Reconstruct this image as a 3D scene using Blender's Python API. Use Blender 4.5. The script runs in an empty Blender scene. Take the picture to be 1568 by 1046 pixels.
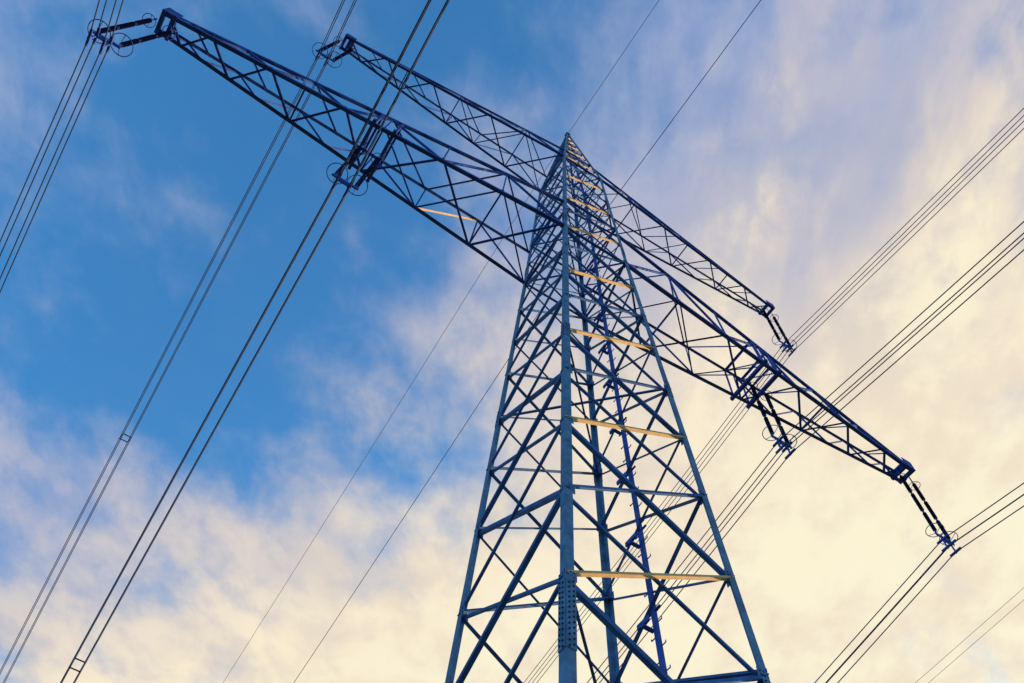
import bpy, math, random
from mathutils import Vector, Matrix
random.seed(4)
S=bpy.context.scene
G=1.6                      # eye height; structure heights below are measured from it
def V(*a): return Vector(a)

# ------------------------------------------------------------------ materials
def mat(name,col,rough=.55,metal=0.0,var=.25,scale=3.0,col2=None,bump=.0,spec=.3):
    m=bpy.data.materials.new(name);m.use_nodes=True
    nt=m.node_tree;b=nt.nodes['Principled BSDF']
    tc=nt.nodes.new('ShaderNodeTexCoord')
    n=nt.nodes.new('ShaderNodeTexNoise');n.inputs['Scale'].default_value=scale;n.inputs['Detail'].default_value=6;n.inputs['Roughness'].default_value=.65
    nt.links.new(tc.outputs['Object'],n.inputs['Vector'])
    r=nt.nodes.new('ShaderNodeValToRGB');r.color_ramp.elements[0].position=.3;r.color_ramp.elements[1].position=.72
    c2=col2 or tuple(min(1,c*(1+var)) for c in col)
    r.color_ramp.elements[0].color=(*[c*(1-var) for c in col],1);r.color_ramp.elements[1].color=(*c2,1)
    nt.links.new(n.outputs['Fac'],r.inputs['Fac']);nt.links.new(r.outputs['Color'],b.inputs['Base Color'])
    b.inputs['Roughness'].default_value=rough;b.inputs['Metallic'].default_value=metal
    b.inputs['Specular IOR Level'].default_value=spec
    if bump:
        bp=nt.nodes.new('ShaderNodeBump');bp.inputs['Strength'].default_value=bump
        nt.links.new(n.outputs['Fac'],bp.inputs['Height']);nt.links.new(bp.outputs['Normal'],b.inputs['Normal'])
    return m
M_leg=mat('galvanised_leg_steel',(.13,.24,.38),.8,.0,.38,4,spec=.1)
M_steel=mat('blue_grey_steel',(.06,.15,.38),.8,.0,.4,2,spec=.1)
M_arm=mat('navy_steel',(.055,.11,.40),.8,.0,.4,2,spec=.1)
M_bar=mat('steel_painted_sunlight',(.78,.48,.20),.7,.0,.2,4,spec=.15)  # same steel as the bracing; warm low-sun light painted into the lit bars' colour
M_bolt=mat('bolt_steel',(.02,.03,.06),.5,.3,.2,9)
M_ins=mat('insulator_glaze',(.03,.04,.16),.35,0,.2,6)
M_wire=mat('conductor_aluminium',(.04,.07,.18),.7,.0,.2,1,spec=.1)
M_conc=mat('concrete',(.35,.34,.32),.9,0,.2,4,bump=.3)

# ------------------------------------------------------------------ mesh builder
class MB:
    def __init__(s): s.v=[];s.f=[]
    def sec(s,P,Q,prof,a,b,cap=True):
        i=len(s.v);n=len(prof)
        for X in (P,Q):
            for (x,y) in prof: s.v.append(X+a*x+b*y)
        for k in range(n):
            s.f.append((i+k,i+(k+1)%n,i+n+(k+1)%n,i+n+k))
        if cap: s.f.append(tuple(i+k for k in range(n))[::-1]);s.f.append(tuple(i+n+k for k in range(n)))
    def angle(s,P,Q,w,n,side=1,t=None,off=0,w2=None):
        """L-section: one flange in the face with outward normal n, other flange turned inward."""
        t=t or max(.008,w*.1);w2=w2 or w
        d=(Q-P).normalized();n=(n-d*n.dot(d)).normalized();a=n.cross(d)
        if a.z<0: a=-a        # a points up in the face
        if side<0 and abs(a.z)<1e-9: a=-a
        o=-n*off-a*(w*.5)
        inn=-n
        prof=[(0,0),(w,0),(w,t),(t,t),(t,w2),(0,w2)]
        s.sec(P+o,Q+o,prof,a,inn)
    def tube(s,pts,r,n=6):
        i0=len(s.v)
        for k,p in enumerate(pts):
            d=(pts[min(k+1,len(pts)-1)]-pts[max(k-1,0)]).normalized()
            u=d.cross(V(0,0,1)) if abs(d.z)<.95 else d.cross(V(1,0,0))
            u.normalize();w=d.cross(u)
            for j in range(n):
                t=2*math.pi*j/n;s.v.append(p+u*(r*math.cos(t))+w*(r*math.sin(t)))
        for k in range(len(pts)-1):
            for j in range(n):
                a=i0+k*n+j;b=i0+k*n+(j+1)%n;s.f.append((a,b,b+n,a+n))
        s.f.append(tuple(i0+j for j in range(n))[::-1]);e=i0+(len(pts)-1)*n;s.f.append(tuple(e+j for j in range(n)))
    def box(s,c,ax,ay,az,sx,sy,sz):
        s.sec(c-az*sz/2,c+az*sz/2,[(-sx/2,-sy/2),(sx/2,-sy/2),(sx/2,sy/2),(-sx/2,sy/2)],ax,ay)
    def torus(s,c,ax,ay,R,r,n=20,m=6,sx=1.0):
        i0=len(s.v);az=ax.cross(ay)
        for k in range(n):
            t=2*math.pi*k/n;rd=(ax*math.cos(t)*sx+ay*math.sin(t));rn=rd.normalized()
            for j in range(m):
                q=2*math.pi*j/m;s.v.append(c+rd*R+rn*(r*math.cos(q))+az*(r*math.sin(q)))
        for k in range(n):
            for j in range(m):
                s.f.append((i0+k*m+j,i0+((k+1)%n)*m+j,i0+((k+1)%n)*m+(j+1)%m,i0+k*m+(j+1)%m))
    def lathe(s,P,d,prof,n=10):
        u=d.cross(V(0,1,0))
        if u.length<.1: u=d.cross(V(1,0,0))
        u.normalize();w=d.cross(u);i0=len(s.v)
        for (h,r) in prof:
            for j in range(n):
                t=2*math.pi*j/n;s.v.append(P+d*h+u*(r*math.cos(t))+w*(r*math.sin(t)))
        for k in range(len(prof)-1):
            for j in range(n):
                a=i0+k*n+j;b=i0+k*n+(j+1)%n;s.f.append((a,b,b+n,a+n))
    def mesh(s,name,m):
        me=bpy.data.meshes.new(name);me.from_pydata([tuple(v) for v in s.v],[],s.f);me.materials.append(m)
        import bmesh
        b=bmesh.new();b.from_mesh(me);bmesh.ops.recalc_face_normals(b,faces=b.faces);b.to_mesh(me);b.free()
        return me
def link(name,me,parent=None):
    o=bpy.data.objects.new(name,me);S.collection.objects.link(o)
    if parent: o.parent=parent
    return o

# ------------------------------------------------------------------ tower geometry
H=56.0+G; Z1=30.79+G; Z2=43.61+G; L1=17.87; L2=13.78; LM=9.40; W0=2.474; W1=1.5355; W2=1.236; LS=4.85
def W(z):
    h=z-G
    if h<30.79: return W0+(W1-W0)*h/30.79
    if h<43.61: return W1+(W2-W1)*(h-30.79)/(43.61-30.79)
    return max(.09,W2*(56.0-h)/(56.0-43.61))
COR={'N':(-1,-1),'R':(1,-1),'F':(1,1),'L':(-1,1)}
def leg(c,z): w=W(z);return V(COR[c][0]*w,COR[c][1]*w,z)
legs=MB();brace=MB();bars=MB();plates=MB();bolts=MB();arms=MB();frames=MB()
nodes=[0.25,3.8,6.6,9.35,11.9,14.4,17.1,19.6,22.1,24.8,27.2,29.8,Z1,34.7,36.7,38.8,40.9,43.0,Z2,46.9,48.5,50.0,51.3,52.5,53.6,54.6,55.5,56.3,H]
# legs
for c,(sx,sy) in COR.items():
    for (za,zb,w) in ((0.1,11.0,.19),(11.0,22.1,.175),(22.1,Z1,.16),(Z1,Z2,.14),(Z2,H,.10)):
        P=leg(c,za);Q=leg(c,zb)
        t=w*.09
        legs.sec(P,Q,[(0,0),(w,0),(w,t),(t,t),(t,w),(0,w)],V(-sx,0,0),V(0,-sy,0))
    # splice plates
    for zs,w in ((11.0,.2),(22.1,.18),(Z1+1.2,.16)):
        for ax,nn in ((V(-sx,0,0),V(0,sy,0)),(V(0,-sy,0),V(sx,0,0))):
            c0=leg(c,zs)
            d=(leg(c,zs+1)-leg(c,zs-1)).normalized()
            plates.box(c0+ax*w*.5+nn*.008,ax,nn,d,w*.96,.012,1.5 if zs<12 else .9)
            for k in range(-6,7):
                for q in (.28,.72):
                    if zs>12 and abs(k)>3: continue
                    p=c0+ax*w*q+nn*.014+d*(k*.115+(.03 if q>.5 else -.03))
                    bolts.lathe(p,nn,[(0,.017),(.022,.017),(.0221,0.001)],6)
FACES=[('N','R',V(0,-1,0)),('R','F',V(1,0,0)),('F','L',V(0,1,0)),('L','N',V(-1,0,0))]
for (a,b,n) in FACES:
    for k in range(len(nodes)-1):
        z0,z1=nodes[k],nodes[k+1]
        big= z1<=Z1+.1
        s=.105 if big else (.08 if z1<Z2+.1 else .06)
        # rotationally staggered heavy zig-zag, lighter counter zig-zag
        heavy_up = (k%2==0)
        P0,P1=leg(a,z0),leg(a,z1);Q0,Q1=leg(b,z0),leg(b,z1)
        up_w = s if heavy_up else s*.62
        dn_w = s*.62 if heavy_up else s
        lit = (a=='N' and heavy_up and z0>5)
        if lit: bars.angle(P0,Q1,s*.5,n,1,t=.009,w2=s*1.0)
        else: brace.angle(P0,Q1,up_w,n,1)
        brace.angle(P1,Q0,dn_w,n,1,off=.02+up_w)
        d=(Q1-P1).normalized()
        g=s*1.9
        for c0,dd in ((P1,d),(Q1,-d)):
            plates.box(c0+dd*(.14 if big else .08)-n*.018,d,n,V(0,0,1),g,.01,g*1.15)
            if z1<30:
                for q in range(4):
                    bolts.lathe(c0+dd*(.1+.07*(q%2))+n*-.013+V(0,0,(q//2-.5)*.1),n,[(0,.016),(.02,.016),(.0201,.001)],6)
    for z in (Z1,36.7,Z2,48.5):
        brace.angle(leg(a,z),leg(b,z),.10,n,1,off=.03)
for z in (nodes[4],nodes[8],Z1,36.7,Z2):
    for a,b in (('N','F'),('R','L')):
        brace.angle(leg(a,z),leg(b,z),.06,V(0,0,-1),1,off=.02 if a=='N' else .09)
# cap
plates.box(V(0,0,H+.05),V(1,0,0),V(0,1,0),V(0,0,1),.3,.3,.1)

def crossarm(sg,zb,zt,L,wt,ht,st,chw,lw,mid=None):
    """st: list of x stations from body to tip"""
    wb=W(zb);wtp=W(zt)
    x0=wb
    def bot(x,sy): 
        t=(x-x0)/(L-x0);return V(sg*x,sy*(wb+(wt-wb)*t),zb)
    def top(x,sy):
        t=(x-x0)/(L-x0);xx=wtp+(x-x0)*(L-wtp)/(L-x0)
        return V(sg*xx,sy*(wtp+(wt*.8-wtp)*t),zt+(zb+ht-zt)*t)
    for sy in (-1,1):
        arms.angle(bot(x0,sy),bot(L+.25,sy),chw,V(0,sy,0),-1)
        arms.angle(top(x0,sy),top(L+.1,sy),chw*.85,V(0,sy,0),1)
        for k in range(len(st)-1):
            A,B=st[k],st[k+1]
            if k%2==0: P,Q=bot(A,sy),top(B,sy)
            else: P,Q=top(A,sy),bot(B,sy)
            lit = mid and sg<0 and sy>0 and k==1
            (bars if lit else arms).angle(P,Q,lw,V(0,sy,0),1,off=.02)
            if k>0 and k<4: arms.angle(bot(A,sy),top(A,sy),lw*.7,V(0,sy,0),1,off=.03)
    for k in range(len(st)-1):
        A,B=st[k],st[k+1];s1=1 if k%2 else -1
        arms.angle(bot(A,s1),bot(B,-s1),lw,V(0,0,-1),1,off=.02)
        if k<3: arms.angle(bot(A,-s1),bot(B,s1),lw*.7,V(0,0,-1),1,off=.03+lw)
        if k%2==0 or k<3: arms.angle(top(A,-s1),top(B,s1),lw*.75,V(0,0,1),1,off=.02)
        if k in (0,2,4): arms.angle(bot(B,-1),bot(B,1),lw*.8,V(0,0,-1),1,off=.04)
    # tip plates
    for dx in (-.42,.42):
        P=bot(L+dx*.5,-1);Q=bot(L+dx*.5,1)
        P=P+V(0,-.06,-.04);Q=Q+V(0,.06,-.04)
        frames.box((P+Q)/2,V(1,0,0),V(0,0,1),V(0,1,0),.13,.16,(Q-P).length)
    for sy in (-1,1):
        frames.box(V(sg*(L+.02),sy*(wt+.02),zb+ht*.45),V(1,0,0),V(0,1,0),V(0,0,1),.55,.03,ht+.1)
    frames.box(V(sg*L,0,zb+ht*.9),V(1,0,0),V(0,0,1),V(0,1,0),.16,.1,wt*2)
    if mid:
        for dx in (-.42,.42):
            P=bot(mid+dx,-1);Q=bot(mid+dx,1)
            frames.box((P+Q)/2+V(0,0,-.07),V(1,0,0),V(0,0,1),V(0,1,0),.13,.18,(Q-P).length+.3)
            for sy in (-1,1):
                frames.angle(bot(mid+dx,sy),top(mid+dx,sy),.1,V(0,sy,0),1)
            frames.angle(top(mid+dx,-1),top(mid+dx,1),.1,V(0,0,1),1)
            frames.angle(bot(mid+dx,-1)+V(0,0,-.05),top(mid+dx,1),.07,V(1,0,0),1)
stL=[W1,4.3,6.9,LM,11.0,12.6,14.0,15.2,16.3,17.2,L1]
stU=[W2,3.6,5.7,7.5,9.1,10.5,11.7,12.8,L2]
for sg in (-1,1):
    crossarm(sg,Z1,35.9,L1,.42,.5,stL,.15,.085,LM)
    crossarm(sg,Z2,47.9,L2,.36,.42,stU,.12,.07)

# climbing rail on the +x face
rail=MB()
def railpt(z): return V(W(z)-.06,.4*W(z)/2.1,z)
zz=2.5;pts=[railpt(z) for z in (2.5,Z1,Z2,54)]
for p,q in zip(pts[:-1],pts[1:]):
    rail.sec(p,q,[(-.045,-.06),(.045,-.06),(.045,.06),(-.045,.06)],V(1,0,0),V(0,1,0))
k=0
while zz<53:
    p=railpt(zz);s=1 if k%2 else -1
    rail.tube([p,p+V(0,s*.22,0),p+V(0,s*.22,.05)],.016,5);k+=1;zz+=.33
for z in nodes[3:14]:
    p=railpt(z+.5)
    rail.box(p+V(-.16,.1,0),V(1,0,0),V(0,1,0),V(0,0,1),.32,.10,.05)
    rail.box(p+V(-.28,.1,.1),V(1,0,0),V(0,1,0),V(0,0,1),.05,.42,.14)
    rail.box(p+V(-.02,0,.5),V(1,0,0),V(0,1,0),V(0,0,1),.05,.5,.04)

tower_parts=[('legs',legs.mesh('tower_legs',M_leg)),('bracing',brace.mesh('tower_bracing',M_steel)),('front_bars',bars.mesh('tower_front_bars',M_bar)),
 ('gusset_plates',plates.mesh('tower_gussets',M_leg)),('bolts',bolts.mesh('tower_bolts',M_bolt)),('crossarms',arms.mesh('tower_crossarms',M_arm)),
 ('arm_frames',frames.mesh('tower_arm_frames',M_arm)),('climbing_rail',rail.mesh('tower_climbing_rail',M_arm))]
ft=MB()
for c in COR:
    p=leg(c,0.1);ft.lathe(V(p.x,p.y,-.4),V(0,0,1),[(0,.75),(.62,.75),(.68,.68),(.6801,.001)],20)
tower_parts.append(('footings',ft.mesh('tower_footings',M_conc)))

# ------------------------------------------------------------------ insulators
def insulator():
    ins=MB();hw=MB()
    dn=V(0,0,-1)
    for dx in (-.38,.38):
        P=V(dx,0,0)
        hw.tube([P+V(0,0,0),P+V(0,0,-.45)],.03,6)
        z=.45
        for u in range(3):
            prof=[(z,.045),(z+.06,.05)]
            hh=z+.08
            while hh<z+1.14:
                prof+= [(hh,.04),(hh+.03,.085),(hh+.036,.04)];hh+=.058
            prof+=[(z+1.16,.05),(z+1.22,.045)]
            ins.lathe(P,dn,prof,10);z+=1.27
        hw.tube([P+V(0,0,-.45),P+V(0,0,-z-.12)],.022,6)
        # arcing / corona rings
        hw.torus(P+V(.0,0,-.62),V(1,0,0),V(0,1,0),.24,.014)
        hw.torus(P+V(.0,0,-z+.12),V(1,0,0),V(0,1,0),.36,.017)
        for s in (-1,1):
            hw.tube([P+V(0,0,-z-.05),P+V(0,s*.36,-z+.12)],.012,5);hw.tube([P+V(0,0,-.45),P+V(0,s*.24,-.62)],.01,5)
    hw.box(V(0,0,-4.42),V(1,0,0),V(0,1,0),V(0,0,1),1.0,.05,.16)
    for dx in (-.225,.225):
        for dz in (-.225,.225):
            hw.box(V(dx,0,-LS+dz+.02),V(1,0,0),V(0,0,1),V(0,1,0),.07,.08,.55)
        hw.box(V(dx,0,-4.75),V(1,0,0),V(0,1,0),V(0,0,1),.06,.05,.75)
    hw.box(V(0,0,-4.62),V(1,0,0),V(0,1,0),V(0,0,1),.55,.045,.1)
    return ins.mesh('insulator_rods',M_ins),hw.mesh('insulator_fittings',M_arm)
MI,MH=insulator()
POS=[(-L1,Z1),(-LM,Z1),(-L2,Z2),(L1,Z1),(LM,Z1),(L2,Z2)]
def build_tower(y):
    e=bpy.data.objects.new('transmission_tower',None);S.collection.objects.link(e);e.location=(0,y,0)
    for n,me in tower_parts: link(n,me,e)
    for x,z in POS:
        for n,me in (('insulator_string',MI),('string_fittings',MH)):
            o=link(n,me,e);o.location=(x,0,z-.02)
for y in (0,350,-350): build_tower(y)

# ------------------------------------------------------------------ conductors
def sag(y,s): return -s*abs(y)+s*y*y/350.0
def ys(): 
    out=[0,1,2.5,5,8,12,17,22,28,35,43,52,62,75,90,110,135,160,190,220,250,280,310,335,350]
    return [-v for v in out[:0:-1]]+out
def wire(mb,x,z,r,sA=.135,sB=.17,n=6):
    mb.tube([V(x,y,z+sag(y,sA if y<0 else sB)) for y in ys()],r,n)
for i,(x,z) in enumerate(POS):
    mb=MB();zc=z-LS
    for dx in (-.225,.225):
        for dz in (-.225,.225): wire(mb,x+dx,zc+dz,.026 if i==1 else .021)
    for y in ((22.4,80,140,-60,-120) if i in (1,2) else (48,105,160,-62,-125)):
        c=V(x,y,zc+sag(y,.17 if y>0 else .135));
        for a,b in (((-1,-1),(1,-1)),((1,-1),(1,1)),((1,1),(-1,1)),((-1,1),(-1,-1))):
            mb.tube([c+V(a[0]*.225,0,a[1]*.225),c+V(b[0]*.225,0,b[1]*.225)],.028,6)
    link('power_line',mb.mesh('conductor_bundle',M_wire))
mb=MB();wire(mb,0,H+.05,.016);link('ground_wire',mb.mesh('ground_wire',M_wire))
mb=MB();wire(mb,2.7,44.7+G,.020,.085,.17);link('ground_wire',mb.mesh('ground_wire2',M_wire))
mb=MB()
for dx,dz in ((0,0),(.5,-.05)): wire(mb,27+dx,30.5+G+dz,.009,.06,.06)
link('power_line',mb.mesh('conductor_far',M_wire))

# ------------------------------------------------------------------ ground
n=48
rs=[0,15,40,90,200,500,1200,4000]
gm=MB();gm.v.append(V(0,0,0))
for r in rs[1:]:
    for j in range(n):
        t=2*math.pi*j/n;gm.v.append(V(r*math.cos(t),r*math.sin(t),0))
for j in range(n): gm.f.append((0,1+j,1+(j+1)%n))
for k in range(len(rs)-2):
    for j in range(n):
        a=1+k*n+j;b=1+k*n+(j+1)%n;gm.f.append((a,a+n,b+n,b))
Mg=mat('meadow_grass',(.045,.07,.022),.95,0,.35,.35,(.10,.095,.045),bump=.5)
link('ground',gm.mesh('ground',Mg))

# ------------------------------------------------------------------ sun & world
SUN_AZ=math.radians(14);SUN_EL=math.radians(7)
sd=V(math.cos(SUN_AZ)*math.cos(SUN_EL),math.sin(SUN_AZ)*math.cos(SUN_EL),math.sin(SUN_EL))
l=bpy.data.lights.new('sun','SUN');l.energy=5;l.angle=math.radians(.5);l.color=(1,.68,.40)
lo=bpy.data.objects.new('sun',l);S.collection.objects.link(lo);lo.rotation_euler=sd.to_track_quat('Z','Y').to_euler()
w=bpy.data.worlds.new('World');S.world=w;w.use_nodes=True;nt=w.node_tree;nt.nodes.clear()
N=nt.nodes.new;K=nt.links.new
def math_(op,a,b=None,c=None,clamp=False):
    m=N('ShaderNodeMath');m.operation=op;m.use_clamp=clamp
    for i,x in enumerate((a,b,c)):
        if x is None: continue
        if isinstance(x,(int,float)): m.inputs[i].default_value=x
        else: K(x,m.inputs[i])
    return m.outputs[0]
def mapr(x,a,b,c,d,kind='SMOOTHSTEP'):
    m=N('ShaderNodeMapRange');m.interpolation_type=kind
    K(x,m.inputs['Value']);m.inputs['From Min'].default_value=a;m.inputs['From Max'].default_value=b;m.inputs['To Min'].default_value=c;m.inputs['To Max'].default_value=d
    return m.outputs['Result']
def mixc(f,a,b,bt='MIX'):
    m=N('ShaderNodeMix');m.data_type='RGBA';m.blend_type=bt
    if isinstance(f,(int,float)): m.inputs[0].default_value=f
    else: K(f,m.inputs[0])
    for i,x in ((6,a),(7,b)):
        if isinstance(x,tuple): m.inputs[i].default_value=(*x,1)
        else: K(x,m.inputs[i])
    return m.outputs[2]
tc=N('ShaderNodeTexCoord');sp=N('ShaderNodeSeparateXYZ');K(tc.outputs['Generated'],sp.inputs[0])
zc=math_('MAXIMUM',sp.outputs['Z'],.07)
u=math_('DIVIDE',sp.outputs['X'],zc);v=math_('DIVIDE',sp.outputs['Y'],zc)
cb=N('ShaderNodeCombineXYZ');K(u,cb.inputs[0]);K(v,cb.inputs[1]);uv=cb.outputs[0]
def noise(scale,detail,rough,dist,rot=0,sc=(1,1,1),off=(0,0,0)):
    mp=N('ShaderNodeMapping');mp.vector_type='TEXTURE';K(uv,mp.inputs['Vector']);mp.inputs['Rotation'].default_value=(0,0,rot);mp.inputs['Scale'].default_value=sc;mp.inputs['Location'].default_value=off
    n=N('ShaderNodeTexNoise');K(mp.outputs[0],n.inputs['Vector']);n.inputs['Scale'].default_value=scale;n.inputs['Detail'].default_value=detail;n.inputs['Roughness'].default_value=rough;n.inputs['Distortion'].default_value=dist
    return math_('SUBTRACT',n.outputs['Fac'],.5)
def blobsum(bl):
    cov=None
    for (bu,bv,br,am) in bl:
        d=N('ShaderNodeVectorMath');d.operation='DISTANCE';K(uv,d.inputs[0]);d.inputs[1].default_value=(bu,bv,0)
        o=mapr(d.outputs['Value'],0,br*1.5,am,0)
        cov=o if cov is None else math_('ADD',cov,o)
    return cov
n1=noise(6.5,8,.52,.15,0,(1,1,1),(3.1,1.7,0))
n2=noise(3.0,5,.5,.2,math.radians(30),(1.0,.8,1),(.3,5.2,0))
n3=noise(19,7,.6,.3,math.radians(55),(1.5,1,1),(7,2,0))
n4=noise(8,6,.55,.3,math.radians(-25),(1,1,1),(1.4,8.2,0))
n5=noise(7,8,.55,.35,math.radians(62),(2.4,.9,1),(2.2,3.7,0))
# cloud banks: (u,v,radius,amount); negative = clear patches
blobs=[(-.19,.53,.38,-.28),(-.068,.17,.28,-.42),(-.02,.63,.22,-.25),(.23,.72,.17,-.38),(-.34,.83,.24,-.30),(-.38,.43,.3,-.08),(-.10,.88,.20,-.34),(.15,.36,.13,-.10),
       (-.27,1.06,.18,.16),(.10,.57,.12,.16),(.14,.90,.12,.14),(.08,1.32,.46,.42),(.36,.10,.34,.42),(.20,.03,.14,.2),(-.56,.40,.20,.32),(.75,.1,.45,.30),(1.1,.6,.8,.6),(.45,.50,.30,.35),(.65,1.1,.5,.5)]
cov=blobsum(blobs)
wz=blobsum([(.42,.06,.42,1.0)])
wisp=math_('MULTIPLY',n5,wz)
nn=math_('ADD',math_('MULTIPLY',n1,1.4),math_('ADD',math_('MULTIPLY',n2,.9),math_('MULTIPLY',n3,.5)))
nn=math_('ADD',nn,math_('MULTIPLY',wisp,1.0))
dens=math_('ADD',math_('ADD',nn,cov),.47)
mask=mapr(dens,-.02,1.0,.04,.97)
# colour of the cloud deck runs from cool overhead to warm toward the low sun
wt=math_('ADD',math_('MULTIPLY',u,.92),math_('MULTIPLY',v,.46))
wt2=math_('ADD',wt,math_('ADD',math_('MULTIPLY',n2,.3),math_('MULTIPLY',wisp,1.4)))
cr=N('ShaderNodeValToRGB');K(wt2,cr.inputs[0]);e=cr.color_ramp.elements
e[0].position=0;e[0].color=(.36,.44,.64,1);e[1].position=.95;e[1].color=(1.0,.91,.66,1)
for p,c in ((.28,(.52,.51,.61)),(.48,(.73,.65,.60)),(.7,(.98,.85,.63))):
    x=e.new(p);x.color=(*c,1)
shd=math_('ADD',math_('MULTIPLY',n4,.7),math_('ADD',math_('MULTIPLY',n3,.5),math_('MULTIPLY',n2,.4)))
darkc=mixc(mapr(wt,.1,.9,0,1),(.24,.34,.62),(.88,.74,.56))
ccol=mixc(mapr(shd,-.16,.12,.8,0),cr.outputs[0],darkc)
sky=N('ShaderNodeTexSky');sky.sky_type='NISHITA';sky.sun_disc=False;sky.sun_elevation=SUN_EL;sky.sun_rotation=math.pi/2-SUN_AZ
tint=mixc(1.0,sky.outputs[0],(.60,2.1,3.5),'MULTIPLY')
bg1=N('ShaderNodeBackground');K(tint,bg1.inputs[0]);bg1.inputs[1].default_value=.14
bg2=N('ShaderNodeBackground');K(ccol,bg2.inputs[0]);bg2.inputs[1].default_value=1.0
ms=N('ShaderNodeMixShader');K(mask,ms.inputs[0]);K(bg1.outputs[0],ms.inputs[1]);K(bg2.outputs[0],ms.inputs[2])
out=N('ShaderNodeOutputWorld');K(ms.outputs[0],out.inputs[0])

# ------------------------------------------------------------------ camera
r0=V(.84789,-.52795,.04863);r1=V(.48992,.74514,-.4525);r2=V(.20266,.40749,.89044)
m=Matrix(((r0.x,-r1.x,-r2.x,-7.521),(r0.y,-r1.y,-r2.y,-10.026),(r0.z,-r1.z,-r2.z,G),(0,0,0,1)))
cd=bpy.data.cameras.new('camera');cam=bpy.data.objects.new('camera',cd);S.collection.objects.link(cam);cam.matrix_world=m
cd.sensor_width=36;cd.lens=1236.69*36/1568;cd.clip_end=10000;cd.clip_start=.05
S.camera=cam
S.view_settings.view_transform='Standard';S.view_settings.look='None';S.view_settings.exposure=0
